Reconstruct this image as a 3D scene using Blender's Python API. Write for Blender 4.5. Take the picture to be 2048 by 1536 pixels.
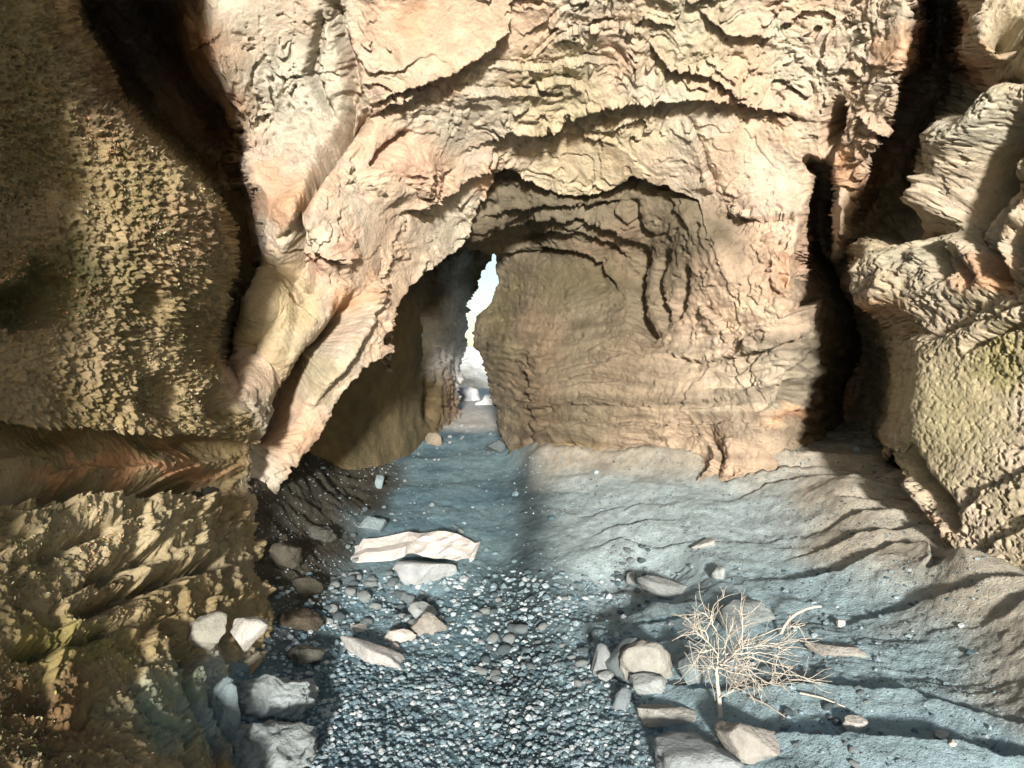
import bpy, math, random
import numpy as np
rng = np.random.default_rng(7); random.seed(7)
for _o in list(bpy.data.objects): bpy.data.objects.remove(_o)
SC = bpy.context.scene; COL = SC.collection
# ------------------------------------------------------------------ camera, sky, sun, exposure
F = 1547.0; CZ = 1.5                       # focal length in photo pixels (2048 wide), eye height
cd = bpy.data.cameras.new('camera'); cam = bpy.data.objects.new('camera', cd); COL.objects.link(cam)
cam.location = (0, 0, CZ); cam.rotation_euler = (math.radians(90), 0, 0)
cd.sensor_width = 36.0; cd.lens = 36.0*F/2048.0; cd.clip_start = 0.05; cd.clip_end = 2000
SC.camera = cam
SUN_EL, SUN_AZ = 7.5, -1.0                  # low sun behind the camera, travelling slightly to the left
w = bpy.data.worlds.new('World'); SC.world = w; w.use_nodes = True
nt = w.node_tree; bg = nt.nodes['Background']
sky = nt.nodes.new('ShaderNodeTexSky'); sky.sky_type = 'NISHITA'; sky.sun_disc = False
sky.sun_elevation = math.radians(SUN_EL); sky.sun_rotation = math.radians(180+SUN_AZ)
sky.air_density = 1.0; sky.dust_density = 0.6
nt.links.new(sky.outputs[0], bg.inputs[0]); bg.inputs[1].default_value = 0.13
sd = bpy.data.lights.new('sun', 'SUN'); sun = bpy.data.objects.new('sun', sd); COL.objects.link(sun)
sd.energy = 5.0; sd.angle = math.radians(4.5); sd.color = (1.0, 0.94, 0.86)
from mathutils import Vector
_e, _a = math.radians(SUN_EL), math.radians(SUN_AZ)
sun.rotation_euler = Vector((math.sin(_a)*math.cos(_e), math.cos(_a)*math.cos(_e), -math.sin(_e))).to_track_quat('-Z', 'Y').to_euler()
sun.location = (0, -5, 6)
vs = SC.view_settings; vs.view_transform = 'Standard'; vs.look = 'None'; vs.gamma = 1; vs.exposure = 0.8
vs.use_curve_mapping = False
SC.cycles.use_denoising = True; SC.cycles.max_bounces = 6; SC.cycles.diffuse_bounces = 4

# ------------------------------------------------------------------ noise
_perm = np.random.default_rng(3).permutation(256).astype(np.int32); _perm = np.concatenate([_perm, _perm, _perm])
_g = np.random.default_rng(4).normal(size=(256, 3)).astype(np.float32); _g /= np.linalg.norm(_g, axis=1, keepdims=True)
_gx, _gy, _gz = (np.ascontiguousarray(_g[:, i]) for i in range(3))
def _perlin(P):
    I = np.floor(P).astype(np.int32); f = P-I; I &= 255
    t = f*f*f*(f*(f*6-15)+10); x, y, z = f; r = np.zeros(x.shape, np.float32)
    for dx in (0, 1):
        hx = _perm[I[0]+dx]+I[1]; wx = t[0] if dx else 1-t[0]
        for dy in (0, 1):
            hy = _perm[hx+dy]+I[2]; wy = wx*(t[1] if dy else 1-t[1])
            for dz in (0, 1):
                k = _perm[hy+dz]; r += wy*(t[2] if dz else 1-t[2])*(_gx[k]*(x-dx)+_gy[k]*(y-dy)+_gz[k]*(z-dz))
    return r*1.6
def perlin(P):
    sh = P.shape[:-1]; Q = P.reshape(-1, 3); out = np.empty(len(Q), np.float32)
    for a in range(0, len(Q), 12288): out[a:a+12288] = _perlin(np.ascontiguousarray(Q[a:a+12288].T, np.float32))
    return out.reshape(sh)
def fbm(P, o=4, gain=.5, lac=2.03, ridge=False):
    a, s, r = 1.0, 0.0, 0
    for i in range(o):
        n = perlin(P + 17.3*i); n = 1-2*np.abs(n) if ridge else n
        r = r + a*n; s += a; a *= gain; P = P*lac
    return r/s
def sstep(a, b, x):
    t = np.clip((x-a)/(b-a), 0, 1); return t*t*(3-2*t)
def saw_flakes(n, edge=.1):
    """overlapping plates: rises slowly, drops sharply"""
    t = n-np.floor(n); return np.where(t < 1-edge, t/(1-edge), (1-t)/edge)-.5

# ------------------------------------------------------------------ materials
def mat(name, col=(.5, .5, .5), attr=False, rough=.92, var=.35, scale=9., bump=.5, bdist=.01, bscale=60., spec=.25, trans=0):
    m = bpy.data.materials.new(name); m.use_nodes = True; n = m.node_tree.nodes; L = m.node_tree.links
    b = n['Principled BSDF']; b.inputs['Roughness'].default_value = rough
    b.inputs['Specular IOR Level'].default_value = spec
    tc = n.new('ShaderNodeTexCoord')
    no = n.new('ShaderNodeTexNoise'); no.inputs['Scale'].default_value = scale; no.inputs['Detail'].default_value = 8
    no.inputs['Roughness'].default_value = .65; L.new(tc.outputs['Object'], no.inputs['Vector'])
    mr = n.new('ShaderNodeMapRange'); mr.inputs[1].default_value = .25; mr.inputs[2].default_value = .75
    mr.inputs[3].default_value = 1-var; mr.inputs[4].default_value = 1+var; L.new(no.outputs[0], mr.inputs[0])
    vm = n.new('ShaderNodeVectorMath'); vm.operation = 'SCALE'; L.new(mr.outputs[0], vm.inputs['Scale'])
    if attr:
        a = n.new('ShaderNodeAttribute'); a.attribute_name = 'Col'; L.new(a.outputs['Color'], vm.inputs[0])
    else:
        vm.inputs[0].default_value = col[:3]
    L.new(vm.outputs[0], b.inputs['Base Color'])
    n2 = n.new('ShaderNodeTexNoise'); n2.inputs['Scale'].default_value = bscale; n2.inputs['Detail'].default_value = 10; n2.inputs['Roughness'].default_value = .68
    L.new(tc.outputs['Object'], n2.inputs['Vector'])
    bp = n.new('ShaderNodeBump'); bp.inputs['Strength'].default_value = bump; bp.inputs['Distance'].default_value = bdist
    L.new(n2.outputs[0], bp.inputs['Height']); L.new(bp.outputs[0], b.inputs['Normal'])
    return m
M_ROCK = mat('sandstone', attr=True, var=.30, scale=9, bscale=42, bdist=.03, bump=.75)
M_GROUND = mat('blue_grey_silt', attr=True, var=.4, scale=14, bscale=90, bdist=.02, bump=.9)
M_HILL = mat('hill_rock', (.3, .24, .17))
def link(o, label=None, cat=None, group=None, kind=None, parent=None):
    COL.objects.link(o)
    if label: o['label'] = label
    if cat: o['category'] = cat
    if group: o['group'] = group
    if kind: o['kind'] = kind
    if parent is not None: o.parent = parent
    return o
def mesh_np(name, V, Q, m, smooth=True, col=None):
    """V (n,3); Q (k,3|4) index array"""
    me = bpy.data.meshes.new(name); k, c = Q.shape
    me.vertices.add(len(V)); me.vertices.foreach_set('co', np.ascontiguousarray(V, np.float32).ravel())
    me.loops.add(k*c); me.loops.foreach_set('vertex_index', np.ascontiguousarray(Q, np.int32).ravel())
    me.polygons.add(k); me.polygons.foreach_set('loop_start', np.arange(0, k*c, c, dtype=np.int32))
    me.polygons.foreach_set('loop_total', np.full(k, c, np.int32))
    me.polygons.foreach_set('use_smooth', np.full(k, smooth, bool))
    me.update(calc_edges=True)
    if col is not None:
        at = me.color_attributes.new('Col', 'FLOAT_COLOR', 'POINT')
        at.data.foreach_set('color', np.ascontiguousarray(np.c_[col, np.ones(len(col))], np.float32).ravel())
    me.materials.append(m)
    return me

# ------------------------------------------------------------------ rock patches
def ray_pt(u, v, d):
    return np.stack([(u-1024)/F*d, d, CZ-(v-768)/F*d], -1)
def tps(pts, u, v):
    """inverse depth through the control points (u, v, depth)"""
    p = np.array(pts, float); xy = p[:, :2]/500.; z = 1/p[:, 2]; n = len(p)
    def K(r2): return np.where(r2 > 0, .5*r2*np.log(np.maximum(r2, 1e-12)), 0)
    A = np.zeros((n+3, n+3)); A[:n, :n] = K(((xy[:, None]-xy[None])**2).sum(-1))+np.eye(n)*2e-3
    A[:n, n] = 1; A[:n, n+1:] = xy; A[n, :n] = 1; A[n+1:, :n] = xy.T
    s = np.linalg.solve(A, np.r_[z, 0, 0, 0]); U, W = u/500., v/500.
    r = s[n]+s[n+1]*U+s[n+2]*W
    for i in range(n): r = r+s[i]*K((U-xy[i, 0])**2+(W-xy[i, 1])**2)
    return 1/np.clip(r, .04, 1.5)
def seg_dist(u, v, line, closed=False):
    """distance to a polyline, side of the nearest segment, position along it 0..1"""
    L = list(line)+([line[0]] if closed else []); best = np.full(u.shape, 1e9); side = np.zeros(u.shape); tt = np.zeros(u.shape)
    ln = [math.dist(L[i], L[i+1]) for i in range(len(L)-1)]; tot = sum(ln); acc = 0
    for i in range(len(L)-1):
        ax, ay = L[i]; bx, by = L[i+1]; dx, dy = bx-ax, by-ay
        t = np.clip(((u-ax)*dx+(v-ay)*dy)/(dx*dx+dy*dy+1e-9), 0, 1); q = np.hypot(u-ax-t*dx, v-ay-t*dy)
        m = q < best-1e-6; best = np.where(m, q, best)
        side = np.where(m, np.sign(dx*(v-ay)-dy*(u-ax)), side); tt = np.where(m, (acc+t*ln[i])/tot, tt); acc += ln[i]
    return best, side, tt
def inside(u, v, poly):
    c = np.zeros(u.shape, bool); n = len(poly)
    for i in range(n):
        x1, y1 = poly[i]; x2, y2 = poly[(i+1) % n]
        if y1 == y2: continue
        c ^= ((y1 > v) != (y2 > v)) & (u < (x2-x1)*(v-y1)/(y2-y1)+x1)
    return c
def axis(lo, a, b, hi, st, far=40):
    return np.r_[np.linspace(lo, a, max(2, int((a-lo)/far)))[:-1] if lo < a else [], np.arange(a, b, st),
                 np.linspace(b, hi, max(2, int((hi-b)/far))) if hi > b else [b]]
def features(u, v, P, feats):
    """metres of relief: ('step', line, proud side, h, w_front, w_back) ('groove', line, depth, width) ('blob', cu, cv, ru, rv, deg, h)"""
    q = np.stack([u/22., v/22., u*0], -1); q2 = q*3.1
    jw = 1-.75*sstep(560, 520, u)*sstep(820, 850, v)*sstep(1040, 1010, v)-.5*sstep(1700, 1760, u); wu = u+jw*(5*perlin(q)+3.5*perlin(q2+5)); wv = v+jw*(5*perlin(q+40)+3.5*perlin(q2+9)); r = np.zeros(u.shape)
    for f in feats:
        if f[0] == 'blob':
            _, cu, cv, ru, rv, dg, h = f; c, s = math.cos(math.radians(dg)), math.sin(math.radians(dg))
            x = ((wu-cu)*c+(wv-cv)*s)/ru; y = (-(wu-cu)*s+(wv-cv)*c)/rv
            r += h*sstep(1.25, .55, np.hypot(x, y)); continue
        L = np.array(f[1], float); pad = 160
        m = (u > L[:, 0].min()-pad) & (u < L[:, 0].max()+pad) & (v > L[:, 1].min()-pad) & (v < L[:, 1].max()+pad)
        if not m.any(): continue
        d, sd_, t = seg_dist(wu[m], wv[m], f[1])
        # fade beyond the ends and taper toward them
        tap = np.clip(np.minimum(t, 1-t)*7+.12, 0, 1)
        if f[0] == 'step':
            _, _, side, h, wf, wb = f
            pr = sd_*side > 0; r[m] += tap*np.where(pr, h*np.exp(-d/wf), -h*.9*np.exp(-(d/wb)))
        else:
            r[m] -= tap*f[2]*np.exp(-(d/f[3])**2)
    return r
def valleys(u, v, vals):
    """soft deep folds: polyline of (u, v, half width px, depth m)"""
    q = np.stack([u/90., v/90., u*0+6], -1); wu = u+9*perlin(q)+3*perlin(q*4); wv = v+9*perlin(q+21); r = np.zeros(u.shape)
    for L in vals:
        L = np.array(L, float); m = (u > L[:, 0].min()-220) & (u < L[:, 0].max()+220) & (v > L[:, 1].min()-220) & (v < L[:, 1].max()+220)
        ds, _, t = seg_dist(wu[m], wv[m], [tuple(p[:2]) for p in L]); ln = np.r_[0, np.cumsum(np.hypot(*np.diff(L[:, :2], axis=0).T))]; ln /= ln[-1]
        r[m] = np.maximum(r[m], np.interp(t, ln, L[:, 3])*np.exp(-(ds/np.interp(t, ln, L[:, 2]))**3))
    return r
def patch(name, ua, va, ctrl, noise, feats=(), poly=None, band=26, thick=.7, colour=None, jag=6., vals=(), merge=None):
    u, v = np.meshgrid(ua, va); d = tps(ctrl, u, v)
    if merge:
        ms, _, _ = seg_dist(u, v, merge[0]); mw = sstep(110, 25, ms); mk = mw > 0; d[mk] = d[mk]*(1-mw[mk])+mw[mk]*(tps(merge[1], u[mk], v[mk])-.015)
    d = d+valleys(u, v, vals); P0 = ray_pt(u, v, d)
    dv, du = np.gradient(P0, axis=(0, 1)); N = np.cross(du, dv); N /= np.linalg.norm(N, axis=-1, keepdims=True)+1e-9
    view = P0-np.array([0, 0, CZ]); N = np.where((N*view).sum(-1, keepdims=True) > 0, -N, N)
    fr = features(u, v, P0, feats)
    disp = fr+noise(P0, u, v, fr)
    if merge:
        f2 = features(u[mk], v[mk], P0[mk], merge[3]); disp[mk] = disp[mk]*(1-mw[mk])+mw[mk]*(f2+merge[2](P0[mk], u[mk], v[mk], f2))
    P = P0+N*disp[..., None]; keep = np.ones(u.shape, bool)
    if poly is not None:
        q = np.stack([u/26., v/26., u*0+3], -1)
        dist, _, _ = seg_dist(u, v, poly, True); s = np.where(inside(u, v, poly), dist, -dist)
        s = s+jag*perlin(q)+jag*.6*perlin(q*2.7+7)
        gv, gu = np.gradient(s, va, ua); g = np.hypot(gu, gv)+1e-6; out = s < 0
        tu = np.clip(u-gu/g*(s-1.0), ua[0], ua[-1]); tv = np.clip(v-gv/g*(s-1.0), va[0], va[-1])
        fu = np.interp(tu, ua, np.arange(len(ua))); fv = np.interp(tv, va, np.arange(len(va)))
        i0 = np.clip(fu.astype(int), 0, len(ua)-2); j0 = np.clip(fv.astype(int), 0, len(va)-2); a = (fu-i0)[..., None]; b = (fv-j0)[..., None]
        S = (P[j0, i0]*(1-a)+P[j0, i0+1]*a)*(1-b)+(P[j0+1, i0]*(1-a)+P[j0+1, i0+1]*a)*b
        k = np.clip(-s/band, 0, 1)[..., None]; vd = view/np.linalg.norm(view, axis=-1, keepdims=True)
        inw = gu[..., None]*np.array([1., 0, 0])+gv[..., None]*np.array([0, 0, -1.]); inw /= np.linalg.norm(inw, axis=-1, keepdims=True)+1e-6
        fold = S+vd*(thick*k**1.3)+inw*(thick*.22*k)
        fold = fold+.05*np.clip(k*3, 0, 1)*np.stack([perlin(fold*9), perlin(fold*9+5), perlin(fold*9+13)], -1)
        P = np.where(out[..., None], fold, P); keep = (s > -band) & ~(out & (g < .55))
        lim = np.where((u > -60) & (u < 2110) & (v > -40) & (v < 1600), .11, .8)
    H, Wd = u.shape; idx = np.arange(H*Wd).reshape(H, Wd)
    Q = np.stack([idx[:-1, :-1], idx[1:, :-1], idx[1:, 1:], idx[:-1, 1:]], -1)
    kk = keep[:-1, :-1] & keep[1:, :-1] & keep[1:, 1:] & keep[:-1, 1:]
    if poly is not None:
        e1 = np.linalg.norm(P[1:, 1:]-P[:-1, :-1], axis=-1); e2 = np.linalg.norm(P[1:, :-1]-P[:-1, 1:], axis=-1)
        kk &= ~((out[:-1, :-1] | out[1:, 1:]) & (np.maximum(e1, e2) > lim[:-1, :-1]))
    Q = Q[kk]
    used = np.unique(Q); re = np.full(H*Wd, -1); re[used] = np.arange(len(used))
    c = colour(P0, u, v)
    if merge: c[mk] = c[mk]*(1-mw[mk])[:, None]+mw[mk][:, None]*merge[4](P0[mk], u[mk], v[mk])
    c = c.reshape(-1, 3)[used]
    me = mesh_np(name, P.reshape(-1, 3)[used], re[Q], M_ROCK, True, c)
    o = link(bpy.data.objects.new(name, me), kind='structure')
    return o, P, N, keep
def paint(P, u, v, base, alt, spots, sc=1.6):
    """rock colours (u, v, r, colour, strength)"""
    n = fbm(P*sc, 4)[..., None]; c = np.array(base)*(1-sstep(-.25, .35, n))+np.array(alt)*sstep(-.25, .35, n)
    q = np.stack([u/60., v/60., u*0], -1); wu = u+40*perlin(q); wv = v+40*perlin(q+31)
    for (cu, cv, r, col, st) in spots:
        r = (r, r) if not isinstance(r, tuple) else r
        k = st*sstep(1.3, .3, np.hypot((wu-cu)/r[0], (wv-cv)/r[1]))[..., None]; c = c*(1-k)+np.array(col)*k
    return c*(1+.12*perlin(P*9)[..., None])
BEIGE, PINK, ORANGE = (.45, .345, .255), (.52, .345, .255), (.50, .28, .155)
GREY, GREEN, BROWN = (.45, .405, .325), (.30, .28, .15), (.30, .21, .12)
REDB = (.36, .16, .08)

# --- ceiling and arch
def noise_arch(P, u, v, fr):
    w_ = P+.10*np.stack([perlin(P*4), perlin(P*4+11), perlin(P*4+23)], -1)
    big = .09*fbm(P*1.3, 3)
    rough = sstep(-.25, .3, fbm(P*1.7+50, 3)+.25*sstep(900, 1300, u)*sstep(350, 100, v))
    for (cu, cv, ru, rv) in ((860, 60, 150, 75), (770, 285, 110, 55), (1500, 285, 150, 75), (545, 640, 90, 210), (370, 120, 70, 150), (545, 420, 50, 60), (1230, 320, 170, 45), (690, 690, 50, 130), (1340, 430, 70, 60), (930, 370, 60, 40)):
        rough = rough*(1-.9*sstep(1.25, .5, np.hypot((u-cu)/ru, (v-cv)/rv)+.35*perlin(P*3.5)))
    pz = np.maximum(sstep(1.3, .6, np.hypot((u-590)/130, (v-170)/190)), np.maximum(sstep(1.3, .6, np.hypot((u-1600)/200, (v-130)/150)), .8*sstep(1.3, .6, np.hypot((u-1500)/130, (v-450)/110))))
    pits = -.045*sstep(.18, .42, fbm(w_*np.array([15, 15, 11.])+3, 3, .6))*pz
    p2 = w_*np.array([2.1, 2.6, 3.0]); n1 = fbm(p2, 4, .55)*2.6+P[..., 1]*1.1-P[..., 2]*.5
    p3 = w_*np.array([5.5, 8, 8]); n2 = fbm(p3+9, 4, .55)*2.4+P[..., 1]*2.0
    fl = .075*saw_flakes(n1, .05)+.020*saw_flakes(n2, .08)*rough
    fine = .012*fbm(P*22, 3, .6)*(.35+rough)+.006*fbm(P*60, 2, .6)*rough
    return big+fl*(.16+.85*rough)+fine+pits
AF = [('groove', [(662, -20), (670, 60), (690, 110), (706, 180), (700, 230), (672, 280), (640, 330)], 0.280, 13),
    ('groove', [(640, 20), (634, 90), (620, 150), (640, 195), (668, 240)], 0.168, 9),
    ('step', [(1025, 5), (1010, 50), (975, 85), (900, 125), (850, 150), (815, 188), (740, 232)], 1, 0.121, 40, 26),
    ('step', [(1000, 68), (940, 132), (862, 137), (800, 172), (732, 218)], 1, 0.068, 25, 18),
    ('step', [(1240, 120), (1170, 112), (1080, 130), (1000, 126), (940, 128)], -1, 0.068, 25, 16),
    ('step', [(880, 212), (898, 172), (960, 176), (1060, 170), (1085, 153), (1130, 147), (1165, 160), (1184, 205)], 1, 0.068, 22, 16),
    ('step', [(960, 285), (990, 268), (1012, 246), (1080, 250), (1112, 245), (1136, 226), (1180, 206), (1250, 196), (1310, 196), (1400, 188), (1470, 202), (1530, 216), (1600, 236)], -1, 0.135, 50, 24),
    ('groove', [(632, 350), (660, 300), (700, 262), (745, 232)], 0.336, 14),
    ('groove', [(640, 335), (612, 400), (598, 450), (590, 560)], 0.224, 10),
    ('groove', [(742, 338), (772, 302), (800, 280), (826, 262)], 0.140, 9),
    ('step', [(800, 425), (850, 402), (890, 378), (930, 345), (1000, 320)], -1, 0.108, 30, 19),
    ('step', [(600, 455), (650, 500), (700, 560)], -1, 0.081, 25, 16),
    ('step', [(1370, 236), (1392, 272), (1402, 296), (1415, 340), (1428, 385)], 1, 0.108, 40, 18),
    ('step', [(1300, 88), (1340, 130), (1420, 142), (1462, 180), (1490, 195)], -1, 0.095, 30, 18),
    ('step', [(1400, 20), (1450, 62), (1545, 72)], -1, 0.068, 25, 16),
    ('step', [(1100, 85), (1150, 50), (1230, 45), (1300, 60)], 1, 0.068, 25, 16),
    ('blob', 1664, 255, 21, 55, 8, -.45), ('blob', 1625, 330, 20, 14, 40, -.2),
    ('groove', [(1830, 150), (1800, 260), (1750, 330)], 0.420, 14),
    ('groove', [(585, 520), (580, 580), (600, 610)], 0.140, 10), ('groove', [(620, 500), (622, 560), (618, 590)], 0.112, 8),
    ('groove', [(735, 585), (700, 630), (640, 710), (590, 790), (560, 880), (535, 960)], .62, 21), ('blob', 690, 690, 24, 150, 33, .10),
    ('groove', [(560, 470), (600, 460), (640, 480)], 0.084, 6),
    ('blob', 545, 620, 45, 210, 12, .08), ('blob', 660, 500, 50, 45, 20, .10), ('blob', 800, 350, 70, 50, -30, .10),
    ('step', [(1540, 240), (1570, 300), (1610, 330)], 1, 0.068, 20, 16), ('step', [(1420, 420), (1520, 440), (1600, 430)], -1, 0.081, 30, 16),
    ('step', [(1555, 500), (1545, 560), (1580, 600)], 1, 0.081, 20, 16)]
def col_arch(P, u, v):
    return paint(P, u, v, BEIGE, GREY, [(370, 90, (60, 110), ORANGE, .65), (440, 230, 60, ORANGE, .5), (560, 405, 60, ORANGE, .6), (660, 495, 55, PINK, .9),
        (710, 590, (60, 30), ORANGE, .7), (770, 60, 80, PINK, .7), (830, 30, 50, ORANGE, .5), (560, 640, (70, 160), (.36, .29, .14), .6), (610, 880, 60, ORANGE, .45), (640, 760, 60, GREEN, .4),
        (1340, 430, (70, 55), PINK, 1), (1340, 425, 30, ORANGE, .5), (980, 360, 40, ORANGE, .5), (1110, 170, 110, (.36, .34, .22), .5), (1380, 60, 120, (.36, .35, .25), .6), (1180, 300, 160, (.40, .33, .19), .5),
        (820, 320, 70, PINK, .8), (1700, 350, 60, ORANGE, .7), (1560, 560, 70, ORANGE, .35), (1500, 480, 120, PINK, .5), (1800, 100, 60, ORANGE, .5), (600, 180, 130, (.44, .43, .36), .8), (900, 480, 100, GREY, .8)])
# --- alcove wall behind the arch and right of the slit
def noise_back(P, u, v, fr):
    w_ = P+.09*np.stack([perlin(P*3), perlin(P*3+11), perlin(P*3+23)], -1)
    z = P[..., 2]+.14*perlin(P*1.1+3)+.05*perlin(P*3.3)
    st = fbm(np.stack([P[..., 0]*1.3, P[..., 1]*1.3, z*13], -1), 4, .6)
    strata = .05*saw_flakes(z*6.5+.8*perlin(w_*2.4), .14)*sstep(650, 720, v)*sstep(930, 860, v)*sstep(-.3, .3, perlin(P*2+8))
    fl = .03*saw_flakes(fbm(w_*3.2, 4, .55)*2.2+P[..., 1]*.9, .07)*sstep(1250, 1420, u)*sstep(900, 800, v)
    roof = .05*saw_flakes(P[..., 1]*2.6+fbm(w_*2.4, 3)*1.3, .08)*sstep(500, 440, v)
    lo = .05*perlin(np.stack([P[..., 0]*4.5, P[..., 1]*4.5, P[..., 2]*1.0], -1))*sstep(840, 900, v)
    return .06*fbm(P*1.5, 3)+.035*st*(.4+.6*sstep(600, 720, v))+strata+.022*saw_flakes(z*15+.9*perlin(w_*2.0+4), .2)*sstep(540, 680, v)*sstep(.1, -.3, perlin(P*1.6+3))+fl+roof+lo+.016*fbm(P*18, 4, .6)-.03*sstep(.25, .5, fbm(P*9+7, 3, .6))
back_poly = [(840, 325), (1900, 325), (1900, 1120), (1030, 1120), (1015, 900), (992, 850), (982, 805), (970, 765), (960, 722), (949, 690), (946, 650), (946, 634), (978, 612), (995, 565), (990, 508), (930, 500), (880, 540), (840, 560)]
back_ctrl = [(986, 520, 8.2), (1060, 540, 7.6), (1270, 500, 6.9), (1160, 560, 7.3), (1110, 380, 6.68), (1190, 390, 6.68), (1010, 335, 6.62), (960, 400, 6.7), (935, 470, 6.85), (1265, 352, 6.42), (1330, 385, 6.25), (1060, 310, 6.6), (1200, 310, 6.55), (1320, 310, 6.4), (900, 380, 6.9), (1395, 430, 5.98), (1100, 435, 6.95), (1000, 420, 6.95), (1240, 430, 6.6), (1330, 480, 6.4), (860, 420, 7.6), (880, 520, 8.6), (1060, 470, 7.7), (1060, 950, 7.1), (1060, 750, 7.25), (945, 660, 8.7), (950, 740, 8.6), (1000, 700, 7.9),
    (985, 850, 8.1), (1300, 750, 6.35), (1300, 1000, 6.25), (1450, 800, 6.0), (1520, 770, 5.88), (1560, 850, 5.82), (1600, 1030, 5.72), (1640, 800, 6.3), (1440, 535, 5.88), (1520, 585, 5.8), (1590, 610, 5.72), (1480, 480, 5.9), (1500, 660, 5.9), (1620, 680, 5.85), (1340, 560, 6.4), (1690, 800, 8.4), (1760, 800, 9.2), (1760, 500, 8.8), (1720, 1000, 7.2), (1690, 420, 8.8), (1640, 500, 7.6), (1600, 500, 6.2), (1900, 700, 10), (1900, 300, 9),
    (1800, 1100, 6.5), (1300, 1120, 5.9), (1050, 1120, 6.6)]
BF = [('step', [(930, 490), (985, 450), (1060, 428), (1150, 425), (1230, 445), (1290, 490)], -1, .07, 35, 14), ('step', [(960, 430), (1020, 400), (1100, 398), (1180, 405), (1250, 400)], -1, .06, 30, 12), ('step', [(950, 500), (1010, 466), (1090, 452), (1170, 458), (1230, 480), (1262, 520)], -1, .06, 30, 12), ('step', [(1400, 610), (1440, 640), (1470, 690)], 1, .08, 24, 12), ('step', [(1640, 598), (1560, 640), (1490, 690)], -1, .10, 30, 14),
    ('groove', [(1292, 498), (1272, 560), (1276, 640), (1312, 682)], .2, 11), ('groove', [(1332, 500), (1312, 560), (1322, 620), (1332, 655)], .12, 8),
    ('groove', [(1372, 530), (1362, 600), (1340, 645)], .12, 8), ('groove', [(1262, 395), (1278, 450), (1300, 480)], .1, 8),
    ('step', [(1040, 820), (1140, 806), (1300, 812), (1420, 800), (1500, 790), (1600, 756)], -1, .04, 30, 14), ('step', [(1330, 705), (1400, 725), (1470, 712), (1530, 700), (1610, 660)], -1, .06, 24, 12),
    ('groove', [(1240, 480), (1190, 540), (1210, 575)], .04, 8), ('step', [(1050, 850), (1200, 846), (1340, 850), (1560, 846)], 1, .05, 24, 14),
    ('groove', [(1322, 880), (1326, 930), (1322, 985)], .05, 6), ('blob', 1390, 900, 60, 60, 0, -.10), ('step', [(1398, 858), (1432, 900), (1428, 950), (1400, 985)], 1, .10, 40, 16), ('step', [(1500, 850), (1520, 900), (1560, 960)], 1, .07, 40, 14),
    ('step', [(1060, 700), (1060, 780), (1070, 860), (1066, 950)], -1, .03, 60, 30), ('step', [(1100, 962), (1180, 950), (1300, 985), (1420, 985)], -1, .05, 22, 12),
    ('blob', 1580, 785, 34, 20, -30, -.16), ('groove', [(1530, 790), (1600, 740), (1640, 700)], .08, 9), ('step', [(1010, 505), (1080, 492), (1150, 495), (1200, 520), (1240, 580)], -1, .06, 30, 25),
    ('groove', [(1540, 860), (1590, 830), (1640, 820)], .05, 6)]
def col_back(P, u, v):  # alcove's weaker light put into darker rock colours, upper left and roof darkest
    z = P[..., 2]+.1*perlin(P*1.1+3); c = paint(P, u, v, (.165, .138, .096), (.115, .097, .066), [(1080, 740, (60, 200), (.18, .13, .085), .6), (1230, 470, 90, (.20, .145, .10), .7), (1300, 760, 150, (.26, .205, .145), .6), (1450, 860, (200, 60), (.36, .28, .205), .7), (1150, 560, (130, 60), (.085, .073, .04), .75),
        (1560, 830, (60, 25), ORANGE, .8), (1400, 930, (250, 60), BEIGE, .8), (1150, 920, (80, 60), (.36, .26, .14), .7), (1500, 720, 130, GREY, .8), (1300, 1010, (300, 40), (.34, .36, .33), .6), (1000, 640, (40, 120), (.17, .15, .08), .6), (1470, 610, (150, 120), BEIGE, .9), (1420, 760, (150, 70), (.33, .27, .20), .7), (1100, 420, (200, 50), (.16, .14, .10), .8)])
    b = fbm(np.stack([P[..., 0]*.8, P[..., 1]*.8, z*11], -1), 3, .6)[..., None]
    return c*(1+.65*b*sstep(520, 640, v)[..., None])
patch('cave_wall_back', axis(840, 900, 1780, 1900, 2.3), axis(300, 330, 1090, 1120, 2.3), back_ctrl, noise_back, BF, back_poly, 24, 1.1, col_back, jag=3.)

# --- wall of the dark passage, turning into the slit
def noise_pass(P, u, v, fr):
    w_ = P+.1*np.stack([perlin(P*3), perlin(P*3+11), perlin(P*3+23)], -1)
    slit = sstep(858, 872, u)
    return .08*fbm(P*1.4, 4)+.02*fbm(P*np.array([3, 3, 9.]), 4, .6)+slit*(.07*fbm(w_*np.array([5, 5, 2.6]), 4, .6, ridge=True)+.03*saw_flakes(fbm(w_*4, 3)*2.5, .1))
pass_poly = [(430, 380), (980, 380), (982, 500), (952, 556), (934, 606), (930, 640), (929, 700), (920, 760), (914, 835), (908, 905), (880, 1040), (430, 1150)]
pass_ctrl = [(450, 1100, 5.6), (540, 1000, 6.0), (700, 990, 6.65), (700, 700, 6.9), (560, 700, 6.5), (855, 880, 8.5), (855, 620, 8.3), (790, 500, 8.0), (855, 740, 8.5), (875, 560, 9.3), (872, 850, 9.0), (874, 720, 9.3), (935, 640, 11.8), (928, 760, 11.3), (920, 830, 10.5), (960, 500, 11.0), (930, 420, 10), (700, 400, 7.5), (880, 1000, 8.4)]
def col_pass(P, u, v):  # dark base holds the passage shade, pale spot the light from the slit
    return paint(P, u, v, (.17, .13, .07), (.12, .10, .055), [(910, 680, (50, 180), (.80, .79, .76), 1.), (890, 800, (25, 60), (.28, .18, .09), .8)])
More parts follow.
